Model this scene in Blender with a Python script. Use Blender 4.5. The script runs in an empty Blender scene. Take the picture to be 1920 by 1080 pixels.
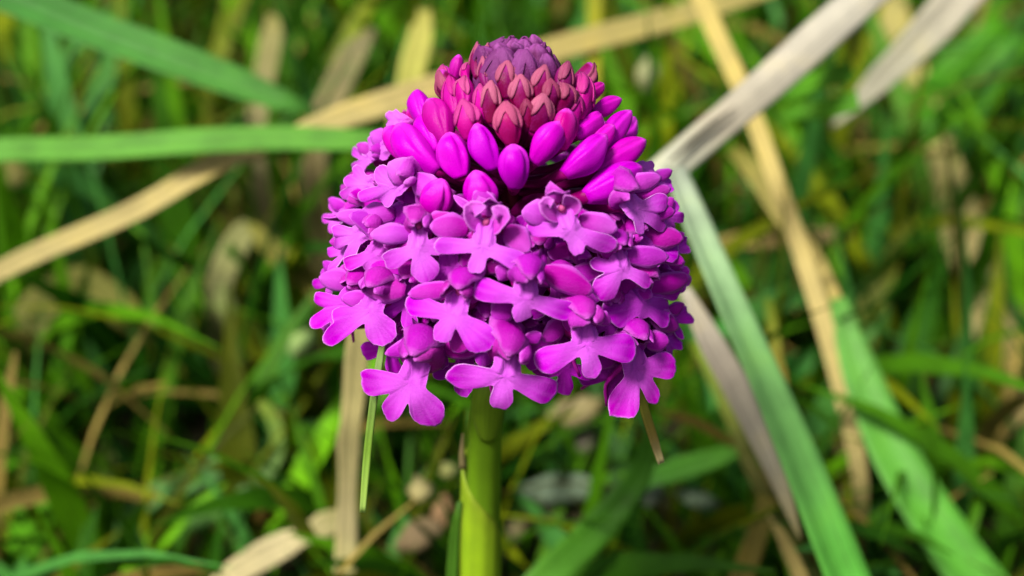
import bpy, math, random
import numpy as np
from mathutils import Vector

# ------------------------------------------------------------------ camera, sky, sun, exposure
# one Blender unit = one centimetre (a macro scene)
SC = bpy.context.scene
SC.unit_settings.system = 'METRIC'
SC.unit_settings.scale_length = 0.01
TH = math.radians(32.0)              # the lens looks down on the flower
D = 18.0                             # lens to flower axis, cm
S = 7.5 / 1080.0                     # cm per photo pixel at distance D
X = np.array([1.0, 0, 0]); F = np.array([0, math.cos(TH), -math.sin(TH)]); U = np.array([0, math.sin(TH), math.cos(TH)])
GROUND = -12.5                        # ground height, flower head centre is near z = 0
CAM = -F * D
cd = bpy.data.cameras.new('camera'); cam = bpy.data.objects.new('camera', cd); SC.collection.objects.link(cam)
cam.location = CAM; cam.rotation_euler = (math.radians(90) - TH, 0, 0)
cd.sensor_width = 36; cd.lens = 36 * D / (1920 * S)
cd.clip_start = 0.1; cd.clip_end = 5000
cd.dof.use_dof = True; cd.dof.focus_distance = D - 1.6
APERTURE = 0.37                      # lens opening, cm
cd.dof.aperture_fstop = cd.lens * 1e-3 / APERTURE
SC.camera = cam

SUN_EL, SUN_AZ = math.radians(56), math.radians(222)
w = bpy.data.worlds.new('World'); SC.world = w; w.use_nodes = True
wn = w.node_tree.nodes; wl = w.node_tree.links
sky = wn.new('ShaderNodeTexSky'); sky.sky_type = 'NISHITA'; sky.sun_disc = False
sky.sun_elevation = SUN_EL; sky.sun_rotation = SUN_AZ; sky.air_density = 1.0; sky.dust_density = 6.0; sky.ozone_density = 0.6
wl.new(sky.outputs[0], wn['Background'].inputs[0]); wn['Background'].inputs[1].default_value = 0.055
sl = bpy.data.lights.new('sun', 'SUN'); sl.energy = 3.8; sl.angle = math.radians(14); sl.color = (1.0, 0.95, 0.86)
so = bpy.data.objects.new('sun', sl); SC.collection.objects.link(so)
sd = Vector((math.sin(SUN_AZ) * math.cos(SUN_EL), math.cos(SUN_AZ) * math.cos(SUN_EL), math.sin(SUN_EL)))
so.rotation_euler = sd.to_track_quat('Z', 'Y').to_euler(); so.location = sd * 60
SC.view_settings.view_transform = 'Standard'; SC.view_settings.look = 'None'
SC.view_settings.exposure = 0.70; SC.view_settings.gamma = 1.0
SC.cycles.use_denoising = True
SC.cycles.max_bounces = 8; SC.cycles.transmission_bounces = 4; SC.cycles.caustics_reflective = False; SC.cycles.caustics_refractive = False

rng = np.random.default_rng(7)
def ray(px, py): return F + X * ((px - 960) * S / D) + U * ((540 - py) * S / D)
def at(px, py, d): return CAM + ray(px, py) * d       # photo pixel at distance d along the view axis -> place in the scene
def unit(v): return v / (np.linalg.norm(v) + 1e-12)

# ------------------------------------------------------------------ materials
def srgb(r, g, b):
    f = lambda c: (c / 255 / 12.92) if c / 255 <= .04045 else ((c / 255 + .055) / 1.055) ** 2.4
    return (f(r), f(g), f(b), 1.0)
def new_mat(name):
    m = bpy.data.materials.new(name); m.use_nodes = True
    nt = m.node_tree; nt.nodes.clear()
    return m, nt, nt.nodes.new, nt.links.new
def noise(N, L, scale, detail=3, vec=None, rough=.5):
    n = N('ShaderNodeTexNoise'); n.inputs['Scale'].default_value = scale; n.inputs['Detail'].default_value = detail; n.inputs['Roughness'].default_value = rough
    if vec is not None: L(vec, n.inputs['Vector'])
    return n
def ramp(N, stops):
    r = N('ShaderNodeValToRGB'); e = r.color_ramp.elements
    while len(e) < len(stops): e.new(0.5)
    for i, (p, c) in enumerate(stops): e[i].position = p; e[i].color = c
    return r
def mixc(N, L, fac, a, b, mode='MIX'):
    m = N('ShaderNodeMix'); m.data_type = 'RGBA'; m.blend_type = mode
    if isinstance(fac, float): m.inputs[0].default_value = fac
    else: L(fac, m.inputs[0])
    for s, v in ((6, a), (7, b)):
        if isinstance(v, tuple): m.inputs[s].default_value = v
        else: L(v, m.inputs[s])
    return m.outputs[2]
def math_(N, L, op, a, b=0.0):
    m = N('ShaderNodeMath'); m.operation = op
    for i, v in enumerate((a, b)):
        if isinstance(v, (int, float)): m.inputs[i].default_value = v
        else: L(v, m.inputs[i])
    return m.outputs[0]
def finish(nt, N, L, col, rough, trans, bump=None, spec=.5, coat=0.0):
    p = N('ShaderNodeBsdfPrincipled'); t = N('ShaderNodeBsdfTranslucent'); mx = N('ShaderNodeMixShader'); o = N('ShaderNodeOutputMaterial')
    L(col, p.inputs['Base Color']); L(col, t.inputs['Color']); mx.inputs[0].default_value = trans
    if isinstance(rough, float): p.inputs['Roughness'].default_value = rough
    else: L(rough, p.inputs['Roughness'])
    p.inputs['Specular IOR Level'].default_value = spec
    if coat: p.inputs['Coat Weight'].default_value = coat; p.inputs['Coat Roughness'].default_value = .25
    if bump is not None: L(bump, p.inputs['Normal']); L(bump, t.inputs['Normal'])
    L(p.outputs[0], mx.inputs[1]); L(t.outputs[0], mx.inputs[2]); L(mx.outputs[0], o.inputs[0])

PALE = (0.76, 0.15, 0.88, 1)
def petal_material(name, pale, rough, trans, spec, grain, glint=.35, rim_glow=(.86, .46, .96, 1)):
    m, nt, N, L = new_mat(name)
    oi = N('ShaderNodeObjectInfo'); a = N('ShaderNodeAttribute'); a.attribute_name = 'pig'
    g = N('ShaderNodeNewGeometry')
    n1 = noise(N, L, 3.0, 4, g.outputs['Position']); n2 = noise(N, L, 42.0, 4, g.outputs['Position'], .7)
    f = math_(N, L, 'ADD', a.outputs['Fac'], math_(N, L, 'MULTIPLY', math_(N, L, 'SUBTRACT', n1.outputs[0], .5), .35))
    f = math_(N, L, 'ADD', f, math_(N, L, 'MULTIPLY', math_(N, L, 'SUBTRACT', n2.outputs[0], .5), .16))
    n3 = noise(N, L, 90.0, 2, g.outputs['Position'], .6)     # sparkling glints painted into the colour as pale specks
    sp = N('ShaderNodeMapRange'); L(n3.outputs[0], sp.inputs[0]); sp.inputs[1].default_value = .66; sp.inputs[2].default_value = .74; sp.inputs[4].default_value = glint
    f = math_(N, L, 'ADD', f, sp.outputs[0])
    cl = N('ShaderNodeClamp'); L(f, cl.inputs[0])
    col = mixc(N, L, cl.outputs[0], oi.outputs['Color'], pale)
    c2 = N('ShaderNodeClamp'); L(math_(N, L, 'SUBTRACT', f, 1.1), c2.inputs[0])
    col = mixc(N, L, c2.outputs[0], col, rim_glow)  # edge glow painted into the petal colour
    n5 = noise(N, L, 4.5, 5, g.outputs['Position'], .75)     # bruises and browned flecks
    br = N('ShaderNodeMapRange'); L(n5.outputs[0], br.inputs[0]); br.inputs[1].default_value = .68; br.inputs[2].default_value = .78; br.inputs[4].default_value = .6
    col = mixc(N, L, br.outputs[0], col, (.26, .03, .14, 1))
    b = N('ShaderNodeBump'); b.inputs['Strength'].default_value = grain; b.inputs['Distance'].default_value = .03
    L(n2.outputs[0], b.inputs['Height'])
    rr = N('ShaderNodeMapRange'); L(n2.outputs[0], rr.inputs[0]); rr.inputs[3].default_value = rough - .14; rr.inputs[4].default_value = rough + .14
    finish(nt, N, L, col, rr.outputs[0], trans, b.outputs[0], spec)
    return m
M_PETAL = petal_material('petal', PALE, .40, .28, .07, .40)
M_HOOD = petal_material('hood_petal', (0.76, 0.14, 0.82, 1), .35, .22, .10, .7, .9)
M_BUD = petal_material('bud_skin', (0.80, 0.07, 0.78, 1), .32, .12, .09, .22)
M_BUDTIP = petal_material('bud_tip_skin', (0.46, 0.11, 0.22, 1), .5, .10, .2, .4)
M_PURPLE = petal_material('young_bud_skin', (0.30, 0.06, 0.30, 1), .5, .06, .25, .6, .5)
def plant_material(name, rough, trans, veins, spec=.45, mottling=.5, streak=.18):
    """colour from the object, lengthwise veins across attribute 'u', mottling from noise"""
    m, nt, N, L = new_mat(name)
    oi = N('ShaderNodeObjectInfo'); g = N('ShaderNodeNewGeometry')
    u = N('ShaderNodeAttribute'); u.attribute_name = 'u'; c = N('ShaderNodeAttribute'); c.attribute_name = 'tint'
    n1 = noise(N, L, 1.4, 4, g.outputs['Position']); n2 = noise(N, L, 18, 3, g.outputs['Position'])
    cr = ramp(N, [(.25, (1 - mottling, 1 - mottling, 1 - mottling * .9, 1)), (.55, (1, 1, 1, 1)), (.8, (1.2, 1.15, .95, 1))]); L(n1.outputs[0], cr.inputs[0])
    base = mixc(N, L, 1.0, c.outputs['Color'], oi.outputs['Color'], 'MULTIPLY')
    col = mixc(N, L, 1.0, base, cr.outputs[0], 'MULTIPLY')
    wv = math_(N, L, 'SINE', math_(N, L, 'MULTIPLY', u.outputs['Fac'], veins))
    w2 = math_(N, L, 'SINE', math_(N, L, 'ADD', math_(N, L, 'MULTIPLY', u.outputs['Fac'], veins * .37), math_(N, L, 'MULTIPLY', n1.outputs[0], 3.0)))
    wv = math_(N, L, 'ADD', math_(N, L, 'MULTIPLY', wv, .6), math_(N, L, 'MULTIPLY', w2, .4))
    col = mixc(N, L, math_(N, L, 'MULTIPLY', math_(N, L, 'ADD', wv, 1.0), streak), col, (.03, .04, .01, 1))
    n4 = noise(N, L, 7.0, 5, g.outputs['Position'], .7)      # spots and stains
    st = N('ShaderNodeMapRange'); L(n4.outputs[0], st.inputs[0]); st.inputs[1].default_value = .62; st.inputs[2].default_value = .75; st.inputs[4].default_value = .35
    col = mixc(N, L, st.outputs[0], col, (.10, .075, .02, 1))
    b = N('ShaderNodeBump'); b.inputs['Strength'].default_value = .25; b.inputs['Distance'].default_value = .012
    L(math_(N, L, 'ADD', wv, n2.outputs[0]), b.inputs['Height'])
    finish(nt, N, L, col, rough, trans, b.outputs[0], spec)
    return m
M_GRASS = plant_material('grass_blade', .5, .30, 40, .18, .35)
M_STRAW = plant_material('dry_straw', .65, .14, 32, .15, .22)
M_STEM = plant_material('green_stem', .42, .06, 22, .3, .22, .10)
def soil_material():
    m, nt, N, L = new_mat('soil')
    g = N('ShaderNodeNewGeometry'); n = noise(N, L, .9, 8, g.outputs['Position'], .65)
    r = ramp(N, [(.3, (.012, .010, .005, 1)), (.5, (.03, .028, .010, 1)), (.68, (.03, .05, .012, 1)), (.85, (.11, .08, .04, 1))]); L(n.outputs[0], r.inputs[0])
    b = N('ShaderNodeBump'); b.inputs['Strength'].default_value = 1; b.inputs['Distance'].default_value = .6; L(n.outputs[0], b.inputs['Height'])
    finish(nt, N, L, r.outputs[0], .9, 0.0, b.outputs[0], .2)
    return m
M_SOIL = soil_material()

# ------------------------------------------------------------------ mesh helpers
def obj(name, v, f, mat, parent=None, pig=None, u=None, tint=None, color=None, thick=0.0, smooth=True):
    me = bpy.data.meshes.new(name); v = np.asarray(v, float)
    me.from_pydata(v.tolist(), [], f if isinstance(f, list) else f.tolist())
    if smooth: me.shade_smooth()
    if pig is not None: me.attributes.new('pig', 'FLOAT', 'POINT').data.foreach_set('value', np.asarray(pig, np.float32))
    if u is not None: me.attributes.new('u', 'FLOAT', 'POINT').data.foreach_set('value', np.asarray(u, np.float32))
    if tint is not None:
        t = np.ones((len(v), 4), np.float32); t[:, :3] = tint
        me.attributes.new('tint', 'FLOAT_COLOR', 'POINT').data.foreach_set('color', t.ravel())
    me.materials.append(mat); me.update()
    o = bpy.data.objects.new(name, me); SC.collection.objects.link(o)
    if parent is not None: o.parent = parent
    if color is not None: o.color = tuple(color[:3]) + (1.0,)
    if thick:
        s = o.modifiers.new('thickness', 'SOLIDIFY'); s.thickness = thick; s.offset = 0
    return o
def empty(name, loc):
    o = bpy.data.objects.new(name, None); o.empty_display_size = .5; SC.collection.objects.link(o); o.location = loc
    return o
def tag(o, label, cat, group=None, kind=None):
    o['label'] = label; o['category'] = cat
    if group: o['group'] = group
    if kind: o['kind'] = kind
    return o
def spline(pts, n):
    """smooth curve through points (any dimension), n samples"""
    p = np.asarray(pts, float)
    if len(p) == 2: t = np.linspace(0, 1, n)[:, None]; return p[0] * (1 - t) + p[1] * t
    k = np.concatenate([[0], np.cumsum(np.linalg.norm(np.diff(p[:, :3], axis=0), axis=1) + 1e-9)]); ts = np.linspace(0, k[-1], n)
    m = np.gradient(p, k, axis=0); out = []
    for t in ts:
        i = min(max(np.searchsorted(k, t) - 1, 0), len(k) - 2); h = k[i + 1] - k[i]; s = (t - k[i]) / h
        out.append((2*s**3-3*s**2+1)*p[i] + (s**3-2*s**2+s)*h*m[i] + (-2*s**3+3*s**2)*p[i+1] + (s**3-s**2)*h*m[i+1])
    return np.array(out)
def grid_faces(a, b, wrap=False):
    f = []
    for i in range(a - 1):
        for j in range(b if wrap else b - 1):
            k = (j + 1) % b
            f.append([i * b + j, i * b + k, (i + 1) * b + k, (i + 1) * b + j])
    return f
def tube(pts, radii, seg=8, n=14):
    c = spline(pts, n); r = np.interp(np.linspace(0, 1, n), np.linspace(0, 1, len(radii)), radii)
    tg = np.gradient(c, axis=0); up = np.array([.31, .2, .93]); v = []
    for i in range(n):
        t = unit(tg[i]); a = unit(np.cross(t, up)); b = np.cross(t, a)
        for j in range(seg):
            q = 2 * math.pi * j / seg; v.append(c[i] + r[i] * (math.cos(q) * a + math.sin(q) * b))
    f = grid_faces(n, seg, True)
    f.append(list(range(seg))[::-1]); f.append([(n - 1) * seg + j for j in range(seg)])
    return np.array(v), f
def ribbon(pts, widths, nrm, n=16, across=5, fold=0.0, cup=0.0, wav=0.0, seed=0):
    """a leaf or petal: centre line, half widths along it, the side it faces; fold = keel depth, cup = rounded depth"""
    c = spline(pts, n); tt = np.linspace(0, 1, n)
    wd = np.interp(tt, np.linspace(0, 1, len(widths)), widths)
    tg = np.gradient(c, axis=0); v = []; uu = []; r = np.random.default_rng(seed); ph = r.uniform(0, 6, 4)
    nr = np.asarray(nrm, float)
    for i in range(n):
        t = unit(tg[i]); nn = nr if nr.ndim == 1 else nr[min(i, len(nr) - 1)]
        s = unit(np.cross(t, nn)); q = np.cross(s, t)
        for j in range(across):
            x = -1 + 2 * j / (across - 1)
            z = fold * abs(x) + cup * x * x
            e = 1 + (wav * math.sin(9 * tt[i] + ph[0] + (2 if x > 0 else 0)) if abs(x) > .9 else 0)
            v.append(c[i] + s * x * wd[i] * e + q * (z * wd[i] + wav * wd[i] * x * math.sin(5 * tt[i] + ph[1]))); uu.append(x)
    return np.array(v), grid_faces(n, across), np.array(uu), np.repeat(tt, across)

# ------------------------------------------------------------------ ground and grass (the setting)
gv = []; gn = 90
for i in range(gn):
    for j in range(gn):
        x = -1 + 2 * i / (gn - 1); y = -1 + 2 * j / (gn - 1)
        px_, py_ = np.sign(x) * abs(x) ** 2.4 * 900, np.sign(y) * abs(y) ** 2.4 * 900 + 15
        gv.append((px_, py_, GROUND + .35 * math.sin(px_ * .9 + 1.3 * math.sin(py_ * .5)) * math.sin(py_ * .7 + .4) * math.exp(-(px_ ** 2 + py_ ** 2) / 9000)))
ground = obj('ground', gv, grid_faces(gn, gn), M_SOIL); ground['kind'] = 'structure'; ground['label'] = 'dark soil under the meadow grass'

# ------------------------------------------------------------------ the orchid
AX0 = at(920, 690, 18.6)                              # foot of the flower head on the stem axis
HH = 4.62
T_ = at(986, 88, 18.6 - HH * math.sin(TH))
AXV = np.array([(T_ - AX0)[0], 0.0, HH])             # axis of the head, almost upright
PROF_H = np.array([-1.2, -.5, 0, .5, 1.0, 1.75, 2.5, 3.1, 3.65, 4.1, 4.4, 4.62, 5.0])
PROF_R = np.array([1.3, 1.9, 2.15, 2.35, 2.40, 2.22, 2.0, 1.68, 1.28, .88, .56, .22, .0])
def axis_at(h): return AX0 + AXV * (h / HH)
def surf(px, py, k=1.0):
    """where the sight line of a photo pixel meets the head's rounded cone (radius times k); returns place and outward direction"""
    d = ray(px, py); best = None
    for t in np.arange(D - 4.2, D + 1.2, .02):
        p = CAM + d * t; h = (p - AX0)[2]; rr = p - axis_at(h); rr[2] = 0
        f = np.linalg.norm(rr) - k * np.interp(h, PROF_H, PROF_R)
        if best is None or f < best[0]: best = (f, p, unit(rr), h)
        if f < 0: break
    return best[1], best[2], best[3]
orchid = empty('orchid', (float(axis_at(-8)[0]), float(AX0[1]), GROUND)); ORG = np.array(orchid.location)
tag(orchid, 'magenta pyramidal orchid in bloom on a thick green stem', 'orchid')
def part(name, v, f, mat, parent, **k): return obj(name, np.asarray(v) - ORG, f, mat, parent, **k)

DEEP = (.52, .0, .48); LIPC = (.60, .0, .68); ROSE = (.44, .001, .24); CRIM = (.16, .001, .045); WINE = (.16, .003, .065); PURP = (.10, .007, .085)

def sd_union(p, segs, k):
    """smooth union of tapered capsules; p (n,2)"""
    d = None
    for a, b, ra, rb in segs:
        ab = b - a; t = np.clip(((p - a) @ ab) / (ab @ ab + 1e-9), 0, 1)
        q = np.linalg.norm(p - (a + t[:, None] * ab), axis=1) - (ra + (rb - ra) * t ** 1.3)
        d = q if d is None else -k * np.log(np.exp(-d / k) + np.exp(-q / k))
    return d

def make_lip(fl, O, e1, e2, n, tips, thr, neck, pale, seed, scale, curl):
    """tips: list of (2D tip, radius); thr: 2D throat place"""
    r = np.random.default_rng(seed)
    segs = [(np.zeros(2), thr, neck * 1.25, neck * 1.15)]
    for it, (t, rad) in enumerate(tips):
        l = np.linalg.norm(t); pt = r.uniform(.35, .75) if it != 1 else r.uniform(.12, .4); w0 = np.array([-t[1], t[0]]) / l * rad * r.uniform(-.35, .35)
        m_ = t * max(.25, (l - rad * (1.15 - .3 * pt)) / l) - w0 * .5
        segs.append((t * .10, m_, neck * .66, rad)); segs.append((m_ + w0 * .4, t * (l - rad * pt * .6) / l + w0, rad * .8, rad * pt * .6))
    NA, NR = 132, 11
    ph = np.linspace(0, 2 * math.pi, NA, endpoint=False); dirs = np.stack([np.cos(ph), np.sin(ph)], 1)
    ts = np.arange(.02, 1.6, .012) ; R = np.zeros(NA)
    P = (dirs[:, None, :] * ts[None, :, None]).reshape(-1, 2)
    ins = (sd_union(P, segs, .013) < 0).reshape(NA, -1)
    for i in range(NA):
        w_ = np.where(ins[i])[0]; R[i] = ts[w_[-1]] if len(w_) else .05
    R = (np.roll(R, 1) + 4 * R + np.roll(R, -1)) / 6
    jit = np.zeros(NA)
    for k in (11, 17, 23, 31): jit += r.normal() * np.sin(k * ph + r.uniform(0, 6)) / k
    for k in (43, 57): jit += .8 * r.normal() * np.sin(k * ph + r.uniform(0, 6)) / 25
    R = R * (1 + .13 * jit)
    ruf = sum(r.normal() * np.sin(k * ph + r.uniform(0, 6)) for k in (3, 5, 8))
    tip2 = np.array([t for t, _ in tips]); tcurl = r.uniform(.2, 1.3, len(tips)) * curl; tw = r.normal(0, .18, len(tips))
    fr = np.array([0, .14, .28, .42, .55, .67, .78, .87, .93, .965, 1.0])
    v = [O + n * .02]; pg = [pale]
    up = unit(thr)
    for f_ in fr[1:]:
        for i in range(NA):
            q = dirs[i] * R[i] * f_
            l = np.linalg.norm(q) / scale
            cs = (tip2 @ q) / (np.linalg.norm(tip2, axis=1) * (np.linalg.norm(q) + 1e-6)); b = int(np.argmax(cs))
            side = (tip2[b][0] * q[1] - tip2[b][1] * q[0]) / (np.linalg.norm(tip2[b]) + 1e-6)
            along = max(0, tip2[b] @ q / np.linalg.norm(tip2[b]))
            z = -tcurl[b] * along ** 2 * .55 / scale + tw[b] * side * along / scale - .45 * side * side * (1 if cs[b] > 0 else 0) / scale
            z += .020 * ruf[i] * f_ ** 3 * min(1, 1.6 * l)
            z += .020 * math.sin(15 * q[0] + seed) * math.sin(12 * q[1] + 2 * seed)
            a_ = q @ up; sx = q @ np.array([-up[1], up[0]])
            if a_ > -.05 * scale:                       # two guide ridges at the throat
                z += .045 * scale * math.exp(-((abs(sx) - .075 * scale) / (.035 * scale)) ** 2) * min(1, (a_ + .05 * scale) / (.15 * scale))
                z -= .20 * max(0, a_ - .05)             # the lip dips into the throat
            v.append(O + e1 * q[0] + e2 * q[1] + n * z)
            a_ = q @ up; mid_ = math.exp(-((q @ np.array([-up[1], up[0]])) / (.10 * scale)) ** 2) if a_ < 0 else 0
            p = min(1, pale * 1.35) * max(0, 1.0 - min(1, max(0, (l - .06 - .16 * mid_) / .50)) * (1.30 - .55 * pale)) + .02
            p += .09 * math.sin(26 * ph[i] + seed) * f_ + .06 * math.sin(41 * ph[i] + 2 * seed) * f_
            if f_ > .99: p = 1.95  # bright edge glow painted along the lip outline
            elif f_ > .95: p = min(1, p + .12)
            pg.append(p)
    faces = [[0, 1 + i, 1 + (i + 1) % NA] for i in range(NA)]
    for k in range(len(fr) - 2):
        for i in range(NA):
            j = (i + 1) % NA; faces.append([1 + k * NA + i, 1 + (k + 1) * NA + i, 1 + (k + 1) * NA + j, 1 + k * NA + j])
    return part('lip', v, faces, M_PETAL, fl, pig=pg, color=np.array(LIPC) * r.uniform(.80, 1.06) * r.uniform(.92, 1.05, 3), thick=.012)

def petal(name, fl, pts, wmax, nrm, pale, seed, cup=.35, color=(.47, .0, .46), blunt=.5, n=12):
    r = np.random.default_rng(seed)
    t = np.linspace(0, 1, 13); wd = wmax * np.sin(math.pi * np.clip(t * .86 + .10, 0, 1)) ** (.55 + .3 * blunt) ; wd[-1] *= .35; wd[0] *= .8
    v, f, u, tt = ribbon(pts, wd, nrm, n=n, across=7, cup=cup, wav=.07, seed=seed)
    pg = pale * (.15 + .85 * tt) + .10 * np.exp(-(u / .12) ** 2) * pale
    pg = np.where((np.abs(u) > .95) | (tt > .985), .9 + .5 * pale, pg)  # same painted edge glow on petal margins and tips
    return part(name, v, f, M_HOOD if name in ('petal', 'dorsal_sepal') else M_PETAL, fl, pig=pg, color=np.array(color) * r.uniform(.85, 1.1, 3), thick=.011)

def frame(px, py, k, yaw, el, push):
    p, rad, h = surf(px, py, k)
    az = math.degrees(math.atan2(rad[0], -rad[1]))
    y = math.radians(yaw if yaw is not None else max(-58, min(58, az * .8))); e = math.radians(el)
    n = np.array([math.sin(y) * math.cos(e), -math.cos(y) * math.cos(e), math.sin(e)])
    return CAM + ray(px, py) * (np.dot(p - CAM, F) - push), n, rad, h
def on_plane(px, py, O, n):
    d = ray(px, py); return CAM + d * (np.dot(O - CAM, n) / np.dot(d, n))

def floret(c, thr, tips, pale=.8, seed=1, k=1.0, yaw=None, el=27, push=0.0, neck=18.5, sepals='auto', hood=1.0, curl=.8, hoodpale=.55, frames=None, opened=False):
    if frames is None: O, n, rad, h = frame(c[0], c[1], k, yaw, el, push)
    else: O, n, rad, h = frames
    r = np.random.default_rng(seed + 400)
    n = unit(n + r.normal(0, .10, 3))
    e1 = unit(np.cross(np.array([0, 0, 1.0]), n)); e2 = np.cross(n, e1)
    to2 = lambda q: np.array([(q - O) @ e1, (q - O) @ e2])
    if frames is None:
        t2 = [(to2(on_plane(t[0], t[1], O, n)), t[2] * S) for t in tips]; th2 = to2(on_plane(thr[0], thr[1], O, n))
    else: t2 = tips; th2 = thr
    for i, (t, ra) in enumerate(t2):
        l = np.linalg.norm(t)
        if l > 1.15: t2[i] = (t * 1.15 / l, ra)
    scale = float(np.clip(np.mean([np.linalg.norm(t) for t, _ in t2]) / .55, .75, 1.25))
    upv = unit(e1 * th2[0] + e2 * th2[1]); sv = np.cross(upv, n); T = O + e1 * th2[0] + e2 * th2[1]
    # the stalk-like ovary from the axis to the back of the flower is the floret's own mesh
    a0 = axis_at(max(-.15, h - .75)); b = T - n * .34 - upv * .02
    mid = a0 * .45 + b * .55 + np.array([0, 0, .16])
    v, f = tube([a0, mid, b, T - n * .10], [.06, .11, .14, .17], 9, 12)
    fl = part('floret', v, f, M_BUD, orchid, pig=np.full(len(v), .0), color=(.26, .0, .15))  # purple-red ovary, darkened to paint in the shade between florets
    make_lip(fl, O, e1, e2, n, t2, th2, neck * S * min(1.1, scale), pale if pale > .8 else pale * .85, seed, scale, curl)
    # column with its pollen caps, deep in the throat
    v, f = tube([T - n * .16 + upv * .03, T - n * .06 + upv * .07 * scale, T + n * .02 + upv * .10 * scale], [.05, .065 * scale, .03], 8, 7)
    part('column', v, f, M_BUDTIP, fl, pig=np.full(len(v), .45 if opened else .1), color=(.62, .06, .34))
    # hood: upper sepal behind, two petals leaning together in front of it
    hs = scale * hood; hoodpale = hoodpale if hoodpale > .75 else hoodpale * .55
    q = lambda x, y, z: T + sv * x * hs + upv * y * hs + n * z * hs
    if opened:
        petal('dorsal_sepal', fl, [q(0, -.02, -.16), q(0, .22, -.12), q(r.normal(0, .03), .36, .0), q(r.normal(0, .05), .38, .16)], .17 * hs, n + upv * .8, hoodpale * .6, seed + 1, cup=-.55)
        for s in (-1, 1):
            j = r.normal(0, .03, 3)
            petal('petal', fl, [q(s * .08, -.04, -.08), q(s * .17, .08, .0), q(s * (.19 + j[0]), .20 + j[1], .08), q(s * (.08 + j[2]), .27, .16)], .13 * hs, n + upv * .2 - sv * s * .5, hoodpale, seed + 3 + s, cup=.4)
    else:
        x0 = r.normal(0, .04)
        petal('dorsal_sepal', fl, [q(0, -.04, -.20), q(0, .22, -.16), q(x0, .36, .03), q(x0, .27, .22), q(x0 * 1.5, .10, .30)], .20 * hs, n + upv * .9, hoodpale * .5, seed + 1, cup=-.6, blunt=.2)
        for s in (-1, 1):
            j = r.normal(0, .03, 3)
            petal('petal', fl, [q(s * .10, -.08, -.10), q(s * .19, .07, .02), q(s * (.17 + j[0]), .15 + j[1], .16), q(s * (.07 + j[2]), .06, .27)], .12 * hs, n + upv * .4 + sv * s * .7, hoodpale, seed + 3 + s, cup=-.55)
    # spreading side sepals
    if sepals == 'auto':
        for s in (-1, 1):
            j = r.normal(0, .06, 3); g = .68 * scale
            petal('lateral_sepal', fl, [T - n * .10 + sv * s * .05, T + sv * s * g * .45 + upv * (.10 + j[0]) - n * .06, T + sv * s * g * .82 + upv * (.12 + j[1]) - n * .02, T + sv * s * g + upv * (.08 + 1.4 * j[1]) + n * (.04 + j[2])], .175 * scale, n + upv * .35, .22 * pale, seed + 7 + s, cup=-.35)
    else:
        for i, sp in enumerate(sepals):
            (bx, by), (tx, ty), w_, pl, pu = sp
            dB = np.dot(on_plane(bx, by, O, n) - CAM, F) - pu + .06; dT = np.dot(on_plane(tx, ty, O, n) - CAM, F) - pu
            dT = float(np.clip(dT, dB - .6, dB + .6))
            B_, T2 = at(bx, by, dB), at(tx, ty, dT)
            petal('lateral_sepal', fl, [B_, B_ * .5 + T2 * .5 + n * .05, T2], w_ * S * .5, unit(n - .4 * F), pl, seed + 11 + i, cup=-.35)
    # spur: thin nectar tube hanging behind the lip
    v, f = tube([T - n * .10, T - n * .26 - upv * .16, T - n * .48 - upv * .36 * scale + sv * r.normal(0, .10), T - n * .62 - upv * .62 * scale + sv * r.normal(0, .16)], [.045, .04, .03, .018], 6, 10)
    part('spur', v, f, M_BUD, fl, pig=np.full(len(v), .1), color=(.52, .004, .40))
    return fl

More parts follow.
